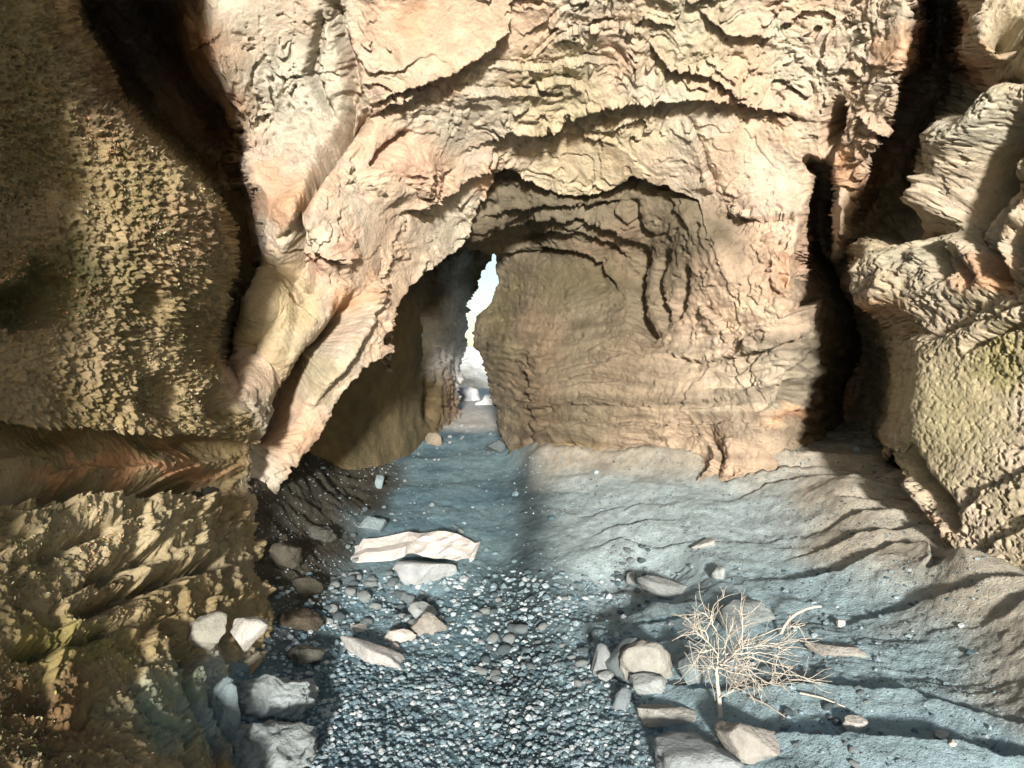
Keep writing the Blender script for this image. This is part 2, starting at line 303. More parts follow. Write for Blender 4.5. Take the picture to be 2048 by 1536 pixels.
patch('cave_wall_passage', axis(430, 430, 985, 985, 2.2), axis(380, 380, 1150, 1150, 2.6), pass_ctrl, noise_pass, [('groove', [(858, 600), (862, 720), (858, 850)], .15, 8)], pass_poly, 22, 3.0, col_pass, jag=3.5)

# --- left wall with moss and ledges
def noise_left(P, u, v, fr):
    w_ = P+.08*np.stack([perlin(P*4), perlin(P*4+11), perlin(P*4+23)], -1)
    low = sstep(980, 1040, v)
    lump = .06*fbm(w_*np.array([4, 4, 3.]), 4, .6)+.045*fbm(w_*9, 4, .65, ridge=True)*(.5-.2*low)+.018*saw_flakes(fbm(w_*5, 3)*2.2, .06)*low
    gran = .034*fbm(P*30, 3, .75)+.024*sstep(.1, .5, perlin(P*44))-.014*sstep(.1, .5, perlin(P*60+9))
    diag = P[..., 2]*1.0-P[..., 1]*.35
    led = .06*saw_flakes(diag*4.0+1.2*fbm(w_*2.2, 4), .07)*low
    bd = 1-.6*sstep(850, 885, v)*sstep(1005, 975, v)
    lay = .03*saw_flakes(P[..., 2]*13+.8*perlin(w_*2.5), .12)*sstep(820, 850, v)*sstep(1120, 1040, v)
    return lay+.10*fbm(P*1.2, 2)+(lump+gran*(1-.6*low))*bd+led+.02*low*fbm(w_*8, 4, .6)
LF = [('step', [(-60, 826), (100, 838), (250, 852), (400, 872), (540, 892)], -1, .10, 30, 45), ('groove', [(-60, 880), (120, 880), (300, 890), (500, 900)], .14, 20), ('groove', [(-60, 975), (150, 980), (330, 975), (500, 965)], .2, 22),
    ('step', [(-60, 1030), (150, 1022), (330, 1005), (490, 990)], 1, .10, 40, 25), ('groove', [(130, 1240), (250, 1190), (380, 1140), (470, 1120)], .16, 14), ('groove', [(180, 1170), (240, 1130), (330, 1105)], .14, 16), ('groove', [(0, 1310), (150, 1290), (260, 1240)], .1, 12),
    ('groove', [(330, 1230), (350, 1300), (400, 1330)], .16, 16), ('groove', [(120, 540), (60, 600), (0, 640)], .22, 40), ('blob', 60, 610, 70, 45, 0, -.18), ('blob', 300, 600, 40, 25, 70, -.06),
    ('blob', 320, 790, 40, 45, 20, -.10), ('blob', 430, 810, 40, 35, 20, -.10), ('groove', [(60, 1130), (130, 1090), (230, 1060)], .08, 12)]
def col_left(P, u, v):
    return paint(P, u, v, (.25, .195, .10), (.36, .28, .165), [(380, 925, (120, 20), ORANGE, .9), (200, 930, (140, 22), ORANGE, .9), (120, 560, (150, 90), (.11, .11, .045), .8), (60, 1440, (160, 120), (.15, .085, .04), .8), (150, 1290, (160, 60), (.23, .20, .06), .7), (350, 1420, (110, 110), (.22, .28, .22), .8),
        (440, 1400, (60, 120), (.30, .36, .36), .9), (250, 1080, (270, 90), (.40, .34, .215), .75), (320, 1280, 60, (.32, .24, .13), .6), (250, 160, (120, 150), (.12, .07, .04), .7), (350, 480, 90, (.29, .19, .12), .6), (450, 1130, 70, (.25, .22, .15), .7)], 2.5)  # one dark spot lies over the upper left fold
# --- right wall
def noise_right(P, u, v, fr):
    w_ = P+.08*np.stack([perlin(P*4), perlin(P*4+11), perlin(P*4+23)], -1)
    smooth = sstep(1.25, .6, np.hypot((u-1900)/150, (v-830)/150))
    pit = -.055*sstep(.12, .45, fbm(P*22, 3, .65))-.03*sstep(.2, .5, perlin(P*40))
    diag = P[..., 2]*.8+P[..., 1]*.55
    led = .06*saw_flakes(diag*3.4+.7*fbm(w_*2.2, 3), .12)
    up = sstep(640, 520, v); blk = .045*saw_flakes(fbm(P*np.array([1.7, 1.3, 2.2])+4, 2, .45)*2.6+P[..., 2]*.9-P[..., 0]*.7, .16)*up+.04*fbm(P*2.6, 3, .5, ridge=True)*up
    return blk+.07*fbm(P*1.3, 3)+(1-.85*smooth)*(led*(.3+.7*sstep(880, 960, v)-.2*up)+(.05-.02*up)*fbm(w_*6, 4, .6)+pit+.022*up*fbm(P*16, 3, .6))+.006*fbm(P*50, 2)
RF = [('groove', [(2080, 205), (1990, 290), (1920, 360), (1860, 420)], .24, 16), ('groove', [(2080, 300), (2010, 350), (1950, 420), (1900, 460)], .2, 14), ('groove', [(2060, 60), (1990, 110), (1930, 190)], .2, 16),
    ('groove', [(2070, 330), (2000, 400), (1960, 470), (1990, 560)], .35, 18), ('groove', [(2030, 20), (2000, 90), (1960, 130)], .3, 18), ('groove', [(1880, 560), (1860, 500), (1820, 470)], .2, 12), ('groove', [(2070, 640), (1990, 660), (1920, 700)], .12, 9),
    ('groove', [(2070, 225), (1970, 320), (1900, 395), (1850, 440)], 0.35, 30), ('groove', [(2060, 130), (1960, 150), (1890, 240)], 0.29, 26), ('groove', [(1840, 350), (1790, 420), (1760, 470)], 0.25, 22), ('blob', 1950, 232, 105, 34, -44, .12), ('blob', 1945, 375, 60, 35, -50, -.16), ('blob', 1835, 385, 40, 18, -50, .15), ('blob', 1720, 480, 40, 35, 0, .12),
    ('groove', [(1700, 470), (1800, 450), (1900, 440), (1960, 480)], 0.21, 24), ('groove', [(1750, 665), (1850, 640), (1930, 605), (2070, 545)], .12, 30), ('groove', [(1780, 676), (1850, 655), (1930, 640), (2070, 590)], .07, 8),
    ('groove', [(1790, 880), (1830, 950), (1880, 1010), (1910, 1060)], .22, 15), ('groove', [(1720, 880), (1760, 980), (1810, 1060), (1860, 1090)], .40, 26), ('groove', [(1700, 990), (1740, 1050), (1780, 1080)], .2, 16), ('step', [(1760, 1090), (1860, 1110), (1960, 1150), (2070, 1210)], 1, .10, 30, 18),
    ('groove', [(1810, 1120), (1870, 1140), (1930, 1150)], .16, 14), ('groove', [(1930, 560), (1900, 520), (1880, 490)], .12, 14), ('blob', 2040, 490, 30, 40, 0, -.2), ('blob', 1760, 560, 40, 60, 20, .1)]
def col_right(P, u, v):
    return paint(P, u, v, (.42, .36, .25), (.46, .39, .30), [(1760, 620, (60, 40), ORANGE, .8), (1930, 540, (130, 40), ORANGE, .75), (2010, 400, 50, ORANGE, .6), (1920, 90, (30, 90), ORANGE, .8), (1900, 830, (130, 130), (.43, .38, .23), .9), (1850, 520, 80, (.36, .35, .28), .7), (2010, 720, 70, (.30, .27, .12), .8), (1820, 1070, (90, 40), ORANGE, .5),
        (2030, 1180, 60, (.28, .24, .08), .7), (1950, 220, 90, (.48, .46, .38), .8), (1870, 1330, 120, (.36, .35, .30), .7)], 2.2)
# --- the vault: left wall, ceiling, arch and right wall are one continuous skin of rock
hole = [(1640, 1250), (1622, 1130), (1600, 1040), (1580, 950), (1560, 850), (1520, 770), (1482, 690), (1468, 600), (1440, 530), (1412, 470), (1395, 400), (1330, 372), (1270, 352),
    (1225, 378), (1180, 392), (1110, 385), (1060, 362), (1010, 335), (985, 368), (960, 410), (945, 450), (930, 490), (880, 522), (830, 570), (800, 612), (783, 650), (770, 682), (794, 702),
    (742, 725), (700, 770), (645, 860), (604, 920), (566, 970), (530, 1040), (518, 1090), (532, 1200), (536, 1290), (488, 1380), (494, 1600), (500, 1800)]
vault_poly = [(-900, 1800), (-900, -1300), (2900, -1300), (2900, 1800), (1760, 1800)]+hole
vault_ctrl = [
    # overhead, out of the frame
    (-90, -1300, 2.75), (500, -1300, 2.7), (1024, -1300, 2.7), (1600, -1300, 2.7), (2200, -1300, 2.9), (700, -700, 3.5), (1024, -700, 3.6), (1400, -700, 3.5), (250, -600, 3.9), (1800, -600, 3.7), (40, -500, 2.95), (2100, -500, 3.8),
    # ceiling and arch
    (400, 0, 4.85), (700, 0, 5.1), (1024, 0, 5.3), (1400, 0, 5.2), (1780, 0, 4.95), (350, 0, 4.95), (470, 300, 5.1), (515, 430, 5.2), (500, 560, 5.2), (470, 690, 5.15), (450, 150, 4.9), (560, 420, 5.0), (560, 700, 5.05), (535, 600, 5.08), (540, 830, 5.05), (690, 600, 5.3), (620, 780, 5.2), (770, 690, 5.5), (600, 915, 5.2), (530, 1030, 4.95),
    (650, 450, 5.15), (700, 250, 5.4), (850, 120, 5.35), (1024, 200, 5.8), (1400, 200, 5.65), (1700, 200, 5.3), (1024, 330, 6.35), (1200, 380, 6.45), (930, 480, 6.6), (830, 560, 6.0), (800, 400, 5.75), (1300, 300, 6.0), (1400, 400, 6.0), (1580, 400, 5.7),
    # right of the alcove
    (1440, 535, 5.84), (1520, 600, 5.74), (1590, 600, 5.66), (1482, 690, 5.84), (1560, 850, 5.78), (1590, 780, 5.76), (1600, 1030, 5.65), (1640, 1130, 5.3), (1700, 320, 5.5), (1740, 400, 5.6),
    # left wall
    (-900, 600, 1.4), (-900, 1700, 1.2), (-900, -500, 1.4), (-400, 0, 2.05), (-400, 800, 2.1), (-400, 1500, 1.65), (0, -400, 2.85), (0, 0, 2.9), (104, 0, 3.1), (195, 150, 3.3), (320, 270, 3.7), (415, 360, 4.1), (460, 470, 4.4), (472, 600, 4.5), (0, 300, 2.95), (0, 600, 2.95), (200, 450, 3.25), (250, 700, 3.4), (440, 760, 4.35), (520, 885, 4.7),
    (0, 830, 2.88), (250, 850, 3.4), (0, 930, 2.98), (250, 930, 3.55), (490, 945, 4.75), (0, 1010, 2.75), (250, 1010, 3.35), (480, 1020, 4.4), (0, 1200, 2.45), (250, 1200, 2.95), (510, 1180, 3.95), (0, 1536, 2.0), (240, 1536, 2.25), (480, 1300, 3.5), (470, 1536, 2.75), (250, 1350, 2.7), (500, 1750, 2.3), (0, 1750, 1.75),
    # right wall
    (2900, 600, 2.35), (2900, 1700, 1.8), (1940, 0, 4.3), (2048, 0, 4.2), (1937, 110, 4.3), (1880, 310, 4.6), (2048, 300, 4.15), (1960, 200, 4.3), (1960, 400, 4.35), (1850, 420, 4.65), (1720, 490, 5.2), (1900, 500, 4.4), (2048, 500, 3.95), (1745, 620, 5.0), (1790, 700, 4.65), (1785, 800, 4.6), (2048, 800, 3.85), (1900, 850, 4.15), (1755, 880, 4.75), (1800, 1050, 4.35), (1850, 1200, 3.9), (2048, 1200, 3.5), (2048, 1450, 2.85), (1900, 1400, 3.2), (1700, 1300, 3.9), (2400, 700, 3.1), (2400, 100, 3.5), (2400, 1500, 2.4)]
VALS = [[(130, -420, 70, .9), (190, -150, 85, 1.8), (228, 0, 98, 3.2), (300, 150, 88, 3.2), (400, 285, 64, 2.8), (472, 410, 36, 1.9), (494, 530, 26, 1.8), (482, 630, 24, 1.5), (462, 720, 18, .5), (470, 790, 12, .0)],
    [(1900, -400, 40, .8), (1885, -150, 46, 1.8), (1882, 0, 46, 2.2), (1876, 130, 46, 2.2), (1826, 260, 42, 2.0), (1770, 385, 36, 1.6), (1715, 470, 30, 1.2), (1672, 560, 36, 1.8)],
    [(1652, 335, 14, .6), (1640, 410, 22, 1.5), (1640, 520, 34, 2.2), (1668, 620, 56, 2.6), (1690, 720, 86, 2.9), (1688, 820, 86, 2.9), (1684, 900, 66, 2.4), (1712, 985, 50, 1.8), (1752, 1060, 36, 1.1), (1790, 1120, 20, .3)]]
seam = [(1412, 470), (1440, 530), (1468, 600), (1482, 690), (1520, 770), (1560, 850), (1580, 950), (1600, 1040), (1622, 1130)]
def side_weights(u, v):
    bl = np.interp(v, [-600, -300, 0, 150, 300, 400, 540, 640, 760, 880, 960, 1040, 1110, 1200], [60, 110, 190, 270, 395, 462, 480, 462, 446, 520, 502, 502, 580, 700])
    br = np.interp(v, [-600, 0, 150, 260, 350, 430, 600, 700, 850, 900, 1000, 1100, 1200, 1300], [1950, 1900, 1890, 1850, 1790, 1690, 1705, 1745, 1720, 1670, 1700, 1730, 1640, 1500])
    q = 18*perlin(np.stack([u/50., v/50., u*0+2], -1)); a = sstep(bl+20, bl-20, u+q); b = sstep(br-20, br+20, u+q); return a, b, 1-a-b
def blend(fs, P, u, v, fr=None, ch=()):
    r = np.zeros(u.shape+ch)
    for w_, f in zip(side_weights(u, v), fs):
        m = w_ > .001; k = w_[m] if not ch else w_[m][:, None]
        r[m] += k*(f(P[m], u[m], v[m]) if fr is None else f(P[m], u[m], v[m], fr[m]))
    return r
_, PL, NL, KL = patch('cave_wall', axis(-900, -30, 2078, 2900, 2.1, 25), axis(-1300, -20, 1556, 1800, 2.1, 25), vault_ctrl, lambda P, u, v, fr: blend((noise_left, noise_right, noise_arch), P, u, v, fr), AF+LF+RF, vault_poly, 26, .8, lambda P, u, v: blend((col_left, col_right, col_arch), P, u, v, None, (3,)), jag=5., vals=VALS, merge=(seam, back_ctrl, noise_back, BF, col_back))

# ------------------------------------------------------------------ ground
_fy = np.array([-300, 0, 2.0, 2.9, 3.9, 5.3, 7.0, 9.5, 11, 14, 300.]); _fz = np.array([0, 0, .0, .06, .16, .40, .68, 1.0, 1.12, 1.25, 1.3])
def xc(y): return np.interp(y, [2, 2.9, 5.2, 7, 9.5], [-.2, -.25, -.38, -.35, -.45])
def floor_z(x, y):
    x = np.asarray(x, float); y = np.asarray(y, float); P = np.stack([x, y, 0*x], -1); k = sstep(12, 9, np.abs(y))*sstep(8, 4, np.abs(x))
    z = np.interp(y, _fy, _fz); e = x-xc(y)
    rb = sstep(.35, 1.7, e); lb = sstep(.55, 1.5, -e)
    z = z+k*(.10*sstep(1.5, 2.4, x)*sstep(6.3, 5.2, y)+.20*rb*sstep(9, 5.5, y)+.35*lb*sstep(7.5, 5.5, y))
    yw = np.interp(x, [-.25, .16, 1.12, 2.18, 3.5], [8.2, 7.0, 6.3, 5.8, 5.6]); dw = np.maximum(yw-y+.15*perlin(P*2+7), 0)
    z = z+k*.26*np.exp(-dw/.42)*sstep(-.15, .3, x)+k*.16*np.exp(-np.maximum(2.12-.05*(y-4)-x+.1*perlin(P*2.5), 0)/.26)*sstep(2.2, 2.8, y)*sstep(5.7, 4.9, y)*sstep(.6, 1.3, x)*(1+.5*perlin(P*3+4))+k*.28*sstep(-1.3, -1.9, x)*sstep(7, 6, y)*sstep(3.6, 4.4, y)
    z = z-k*.13*np.exp(-((x-.70)/.34)**4-((y-4.5)/.34)**4)-k*.10*np.exp(-((x+.58)/.14)**2-((y-4.55)/.14)**2)
    z = z+k*.07*sstep(-1.0, -1.35, x)*sstep(3.4, 4.2, y)*sstep(8, 7, y)*fbm(P*4+2, 4, .6, ridge=True)
    # banks are layered silt, the channel is washed gravel
    a = y+.5*x; w_ = P+.15*np.stack([perlin(P*1.7), perlin(P*1.7+9), 0*x], -1)
    z = z+k*rb*(.075*saw_flakes(a*3.0+1.5*fbm(w_*1.3, 4), .12)*sstep(-.25, .3, perlin(P*1.1+5))+.035*fbm(np.stack([w_[..., 0]*1.2-w_[..., 1]*.4, a*3.4, 0*x], -1), 4, .55))
    z = z+k*(.06*fbm(P*1.1+4, 2)+.02*fbm(P*4.3+2, 3, .55)+.008*fbm(P*24, 3, .6)-.07*np.exp(-((e-.25-.1*np.sin(y*1.7))/.16)**2)*sstep(7, 4.5, y))
    z = z+k*.010*np.maximum(0, perlin(P*34))*sstep(.9, .5, np.abs(e))
    return z
rows = np.arange(1700, 842, -2.2); fl_y = []
for r in rows:                              # rows of the sheet, closer together near the eye
    lo, hi = 1.6, 12.
    for _ in range(30):
        mid = (lo+hi)/2
        if CZ-mid*(r-768)/F > np.interp(mid, _fy, _fz): lo = mid
        else: hi = mid
    fl_y.append(lo)
fl_y = np.array(fl_y); ys = np.r_[-300, -120, -50, -20, -8, -3, 0, 1, 1.4, fl_y[fl_y > 1.6], np.linspace(fl_y[-1]+.05, 16, 90), 20, 30, 60, 120, 300]
us = axis(-2000, 300, 2100, 4048, 2.6, 60); us = np.r_[-90000, -40000, -15000, -6000, us, 8000, 17000, 42000, 92000]
X = np.clip((us[None]-1024)/F*np.clip(ys, 2.2, 12)[:, None], -400, 400); Y = np.repeat(ys[:, None], len(us), 1)
X = X+np.linspace(-1, 1, len(us))[None]*1e-3
Z = floor_z(X, Y); PG = np.stack([X, Y, Z], -1); e_ = X-xc(Y)
n_ = fbm(PG*1.8, 4)[..., None]; gc = np.array((.11, .195, .24))*(1-sstep(-.3, .3, n_))+np.array((.20, .305, .355))*sstep(-.3, .3, n_)
bank = (sstep(.3, .9, e_)*sstep(9, 7, Y))[..., None]; gc = gc*(1-.8*bank)+(np.array((.31, .42, .465))*(1-sstep(3.9, 5., Y))[..., None]+np.array((.43, .52, .545))*sstep(3.9, 5., Y)[..., None])*.8*bank  # bank highlights put into a paler colour toward the alcove wall
lb_ = (sstep(.5, .85, -e_+.15*perlin(PG*2.5))*sstep(3.3, 4.3, Y)*sstep(8, 7, Y))[..., None]; gc = gc*(1-lb_)+(np.array((.055, .05, .038))*(1+.5*n_))*lb_  # brown talus soil, darkened with the left wall's shade put into its colour
dark_band = (np.exp(-((e_-.42-.12*np.sin(Y*1.3)+.12*perlin(PG*2))/.20)**2)*sstep(2.6, 3.2, Y)*sstep(7.5, 6.5, Y))[..., None]*.9; gc = gc*(1-dark_band)+np.array((.045, .07, .08))*dark_band  # darker band along the channel
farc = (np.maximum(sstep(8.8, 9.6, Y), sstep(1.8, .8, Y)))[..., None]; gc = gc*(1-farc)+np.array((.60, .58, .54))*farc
dw_ = np.interp(X, [-.25, .16, 1.12, 2.18, 3.5], [8.2, 7.0, 6.3, 5.8, 5.6])-Y; wb = (sstep(.75, .1, dw_+.25*perlin(PG*2.2))*sstep(-.1, .4, X))[..., None]*.85*sstep(9, 8.5, Y)[..., None]; we = (sstep(.55, .05, 2.12-.05*(Y-4)-X+.22*perlin(PG*2.5))*sstep(6, 5.2, Y)*sstep(2, 2.6, Y))[..., None]*.9; gc = gc*(1-wb)+np.array((.33, .285, .22))*wb; gc = gc*(1-we)+np.array((.40, .36, .29))*we
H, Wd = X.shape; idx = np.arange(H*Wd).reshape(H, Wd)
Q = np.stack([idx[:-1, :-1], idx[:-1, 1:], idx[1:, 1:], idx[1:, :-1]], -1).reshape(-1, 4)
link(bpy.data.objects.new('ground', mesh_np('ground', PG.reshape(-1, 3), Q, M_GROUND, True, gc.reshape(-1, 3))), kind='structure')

# ------------------------------------------------------------------ the hill around the cave: unseen slabs added to block stray light
def slab(name, boxes):
    V, Q = [], []
    for (x0, x1, y0, y1, z0, z1) in boxes:
        b = len(V); V += [(x, y, z) for z in (z0, z1) for y in (y0, y1) for x in (x0, x1)]
        Q += [[b+i for i in q] for q in ((0, 2, 3, 1), (4, 5, 7, 6), (0, 1, 5, 4), (2, 6, 7, 3), (0, 4, 6, 2), (1, 3, 7, 5))]
    return link(bpy.data.objects.new(name, mesh_np(name, np.array(V), np.array(Q), M_HILL, False)), kind='structure')
slab('hill_shell', [(-16, -2.75, 1.45, 2.3, -1, 6.6), (2.95, 16, 1.9, 2.7, -1, 6.6), (-2.9, 3.1, 3.2, 3.6, 5.0, 6.7),
    (-16, -6.8, 2.2, 14, -1.1, 6.5), (6.8, 16, 2.6, 14, -1.1, 6.5), (-6.99, 6.99, 3.4, 9.2, 6.2, 6.55), (-6.99, -1.3, 9.1, 12.9, 6.05, 6.6), (-6.99, -1.3, 12.0, 12.9, -1, 6.4),
    (.1, 2.5, 9.0, 9.6, -1, 6.6), (2.51, 2.9, 9.0, 11.5, -1, 6.6), (2.51, 6.99, 11.4, 12.9, -1, 6.6), (2.51, 6.99, 9.1, 11.6, 6.2, 6.65)])

# ------------------------------------------------------------------ loose things
import bmesh
_D = np.geomspace(1.7, 11, 240)
def hit(u, v):
    """point of the ground seen at a photo pixel"""
    D = _D
    for _ in range(2):
        x = (u-1024)/F*D; z = CZ-(v-768)/F*D; k = max(1, int(np.argmax(z < floor_z(x, D)))); D = np.linspace(D[k-1], D[k], 40)
    d = D[0]; return np.array([(u-1024)/F*d, d, float(floor_z(np.array([(u-1024)/F*d]), np.array([d]))[0])])
_ico = {}
def ico(n):
    if n not in _ico:
        b = bmesh.new(); bmesh.ops.create_icosphere(b, subdivisions=n, radius=1)
        b.verts.ensure_lookup_table(); _ico[n] = (np.array([v.co[:] for v in b.verts]), np.array([[v.index for v in f.verts] for f in b.faces])); b.free()
    return _ico[n]
def rock_shape(seed, level=4, boxy=3., cuts=6, rough=.06):
    r = np.random.default_rng(seed); V, Fc = ico(level); V = V.copy()
    V *= ((np.abs(V)**boxy).sum(1)**(-1/boxy))[:, None]
    for i in range(cuts):
        m = r.normal(size=3); m[2] *= .7; m /= np.linalg.norm(m); o = r.uniform(.55, .92)
        V -= np.maximum(0, V@m-o)[:, None]*m
    q = V*1.3+seed*3.1
    V = V*(1+rough*1.6*fbm(q, 3)[:, None]+rough*1.0*fbm(q*4, 4, .65)[:, None])
    ly = rough*.35*saw_flakes(V[:, 2]*3.3+fbm(q*1.5, 2)*.8, .15); V[:, :2] *= (1+ly)[:, None]
    return V, Fc
STONES = {}
def stone_mat(c):
    if c not in STONES: STONES[c] = mat('stone_%d' % len(STONES), c, var=.35, scale=9, bscale=38, bdist=.03, bump=.8)
    return STONES[c]
PALE, WHITE, BLUE, DARK = (.31, .34, .345), (.46, .44, .41), (.19, .245, .265), (.08, .10, .105)
def rock(name, label, cat, u, vb, wpx, hpx, dep=.8, boxy=3., rz=0, tilt=(0, 0), col=PALE, seed=1, d=None, level=4, sink=.45, cuts=15, rough=.10, group=None):
    if d is None: p = hit(u, vb)
    else: p = ray_pt(np.array(float(u)), np.array(float(vb)), np.array(float(d)))
    sc = p[1]/F; a, b, c = wpx*sc/2, wpx*sc/2*dep, hpx*sc/2*.9
    V, Fc = rock_shape(seed, level, boxy, cuts, rough); V = V*np.array([a, b, c])
    me = mesh_np(name, V, Fc, stone_mat(col), True); o = bpy.data.objects.new(name, me)
    o.location = (p[0], p[1]+b*.55, p[2]+c*(1-sink)); o.rotation_euler = (math.radians(tilt[0]), math.radians(tilt[1]), math.radians(rz))
    return link(o, label, cat, group, 'thing')
R = rock
R('boulder', 'rounded blue-grey boulder behind the left end of the white sheet', 'boulder', 740, 1064, 72, 46, .8, 2.6, 10, seed=11, col=BLUE)
R('stone_block', 'pale rectangular stone block resting in front of the arched white sheet', 'stone', 848, 1166, 124, 54, .55, 7, -4, (-8, 3), seed=12, col=(0.340, 0.367, 0.381), cuts=4, rough=.04)
R('domed_stone', 'domed grey stone split by a curved crack, upper right of the broken white stone', 'stone', 858, 1272, 80, 64, .8, 2.6, 20, (0, 6), seed=13, col=(0.286, 0.272, 0.245))
R('leaning_flake', 'thin pale layer of stone leaning on the back of the domed grey stone', 'stone', 846, 1240, 66, 46, .6, 2.8, 10, (0, 8), seed=14, col=PALE)
R('broken_stone', 'flat white stone with a chipped underside in front of a dark hollow', 'stone', 797, 1286, 82, 34, .5, 3.6, 8, (-6, -8), seed=15, col=WHITE)
R('stone_chip', 'small white chip right under the broken white stone', 'stone', 790, 1300, 28, 20, .8, 3, 0, seed=16, col=WHITE, level=3)
R('half_buried_flat_stone', 'long pale slab sunk diagonally in the silt below the gravel bar', 'stone', 752, 1332, 200, 40, .30, 3.4, -20, (0, 14), seed=17, col=(0.394, 0.394, 0.388), sink=.35)
R('small_stone', 'small white stone with a dark shadow left of the dark hollow', 'stone', 718, 1264, 36, 22, .7, 3, 5, seed=18, col=WHITE, level=3)
R('cone_stone', 'small pointed stone at the foot of the dark passage wall', 'stone', 757, 976, 28, 38, .8, 2.1, 0, seed=19, col=BLUE, level=3)
R('wedge_stone', 'pale wedge-shaped stone jutting from the mossy left bank', 'stone', 486, 1292, 84, 74, .9, 3.6, 20, (0, 12), seed=20, col=WHITE, d=3.28)
R('ledge_flat_stone', 'blue-grey slab on the left bank beside the pale wedge stone', 'stone', 404, 1300, 112, 84, .7, 3.2, -10, (6, -14), seed=21, col=(0.286, 0.279, 0.238), d=3.2)
R('bank_rock', 'upright narrow blue rock below the pale wedge stone', 'rock', 443, 1480, 62, 170, .9, 3, 0, (0, 4), seed=22, col=BLUE, d=2.95)
R('bank_rock', 'knobbly pale blue rock at the edge of the gravel, lower left', 'rock', 540, 1446, 190, 112, .8, 2.8, 15, (0, -5), seed=23, col=(0.272, 0.313, 0.320), rough=.24, level=5, cuts=22)
R('bank_rock', 'bright pale rock leaning against the knobbly blue rock, lower left', 'rock', 592, 1412, 90, 84, .8, 3.5, 30, seed=24, col=PALE, rough=.2, level=5, cuts=20)
R('bank_rock', 'low wide blue-white rock at the bottom edge left of the gravel', 'rock', 530, 1560, 230, 112, .9, 2.8, 10, seed=25, col=(0.286, 0.326, 0.333), rough=.24, level=5, cuts=22)
R('holed_stone', 'tilted pale flat stone with a dark hollow on top, left of the dry shrub', 'stone', 1308, 1366, 132, 112, .6, 3., 14, (-10, -12), seed=26, col=(.36, .36, .33))
R('support_stone', 'rough lower stone carrying the tilted pale flat stone', 'stone', 1302, 1388, 104, 46, .6, 3, 0, seed=27, col=PALE)
R('long_flat_stone', 'long pale slab in front of the dry shrub stem', 'stone', 1332, 1452, 168, 54, .5, 3.6, -4, (-8, 4), seed=28, col=(0.340, 0.340, 0.313), rough=.08)
R('ridged_boulder', 'large ridged pale boulder under the dry shrub', 'boulder', 1510, 1524, 160, 92, .9, 2.8, 25, (0, 10), seed=29, col=(0.354, 0.340, 0.313), rough=.10)
R('flat_block', 'flat-topped blue-white block at the bottom edge below the long slab', 'stone', 1402, 1556, 160, 76, .9, 5, 6, seed=30, col=(0.313, 0.347, 0.360), cuts=5)
R('cobble', 'rounded cobble left of the tilted pale flat stone', 'stone', 1206, 1354, 62, 96, .8, 2.4, 0, seed=31, col=(0.245, 0.272, 0.286), level=3)
R('cobble', 'added dark cobble shading the hollow, between the rounded cobble and the tilted flat stone', 'stone', 1254, 1358, 84, 112, .8, 3, 20, seed=53, col=(.13, .16, .17), level=3)  # added to throw shade into the hollow; dark tone stands for shade
R('cobble', 'added blue-grey stone shading the hollow, between the tilted flat stone and the shrub stem', 'stone', 1392, 1372, 70, 92, .8, 3, 10, seed=54, col=(.20, .25, .27), level=3)  # added to close the rim and throw shade into the hollow
R('cobble', 'wide cobble sitting just below the rounded cobble near the dark hollow', 'stone', 1216, 1362, 40, 24, .8, 2.4, 30, seed=32, col=PALE, level=3)
R('cobble', 'dark upright cobble left of the long pale slab', 'stone', 1246, 1420, 44, 58, .8, 2.5, 0, seed=33, col=(0.190, 0.224, 0.245), level=3)
R('bank_flat_stone', 'tilted pale slab on the right bank above the dark hollow', 'stone', 1342, 1196, 128, 44, .45, 3.4, -16, (-10, 14), seed=34, col=(0.299, 0.326, 0.326))
R('bank_stone', 'blue-grey stone on the lower left of the tilted bank slab', 'stone', 1316, 1238, 70, 46, .8, 2.6, 0, seed=35, col=BLUE)
R('bank_stone', 'broad low stone with eroded top behind the dry shrub', 'stone', 1492, 1256, 140, 64, .8, 2.6, -8, seed=36, col=(0.258, 0.292, 0.299), rough=.12)
R('bank_stone', 'small upright pale stone left of the tilted bank slab', 'stone', 1264, 1172, 24, 42, .8, 2.6, 10, seed=37, col=PALE, level=3)
R('bank_chip', 'thin bright flake of stone high on the right bank', 'stone', 1414, 1094, 70, 18, .6, 3, 24, (0, -14), seed=38, col=(0.381, 0.394, 0.388), level=3)
R('bank_stone', 'small pale stone between the bright flake and the eroded stone', 'stone', 1438, 1158, 38, 36, .8, 2.8, 0, seed=39, col=PALE, level=3)
R('white_chip', 'tiny square white chip on the right bank', 'stone', 1683, 1252, 16, 17, .6, 6, 8, seed=40, col=(0.544, 0.530, 0.503), level=3, cuts=0)
R('triangular_stone', 'pale triangular stone on the dark silt at lower right', 'stone', 1718, 1466, 62, 44, .6, 2.0, 0, (0, 18), seed=41, col=WHITE, cuts=9)
R('bank_flat_stone', 'smooth pale slab lying right of the dry shrub', 'stone', 1676, 1312, 118, 30, .5, 3.4, -6, seed=42, col=(0.326, 0.320, 0.299))
R('edge_stone', 'small pale stone pair, larger one, at far lower right', 'stone', 1885, 1480, 34, 22, .8, 2.6, 0, seed=43, col=WHITE, level=3)
R('edge_stone', 'small pale stone pair, smaller one, at far lower right', 'stone', 1908, 1492, 24, 15, .8, 2.6, 0, seed=44, col=WHITE, level=3)
R('outcrop', 'far sunlit pale outcrop closing the view through the slit', 'outcrop', 950, 792, 520, 150, .5, 3., 0, seed=71, col=(.7, .7, .68), d=44, rough=.2, level=5)
R('slit_rock', 'tall pale rock outside the slit, seen at its left side', 'rock', 924, 850, 110, 110, .8, 2.8, 0, seed=47, col=(.62, .64, .66), d=13.2, level=4, rough=.16)
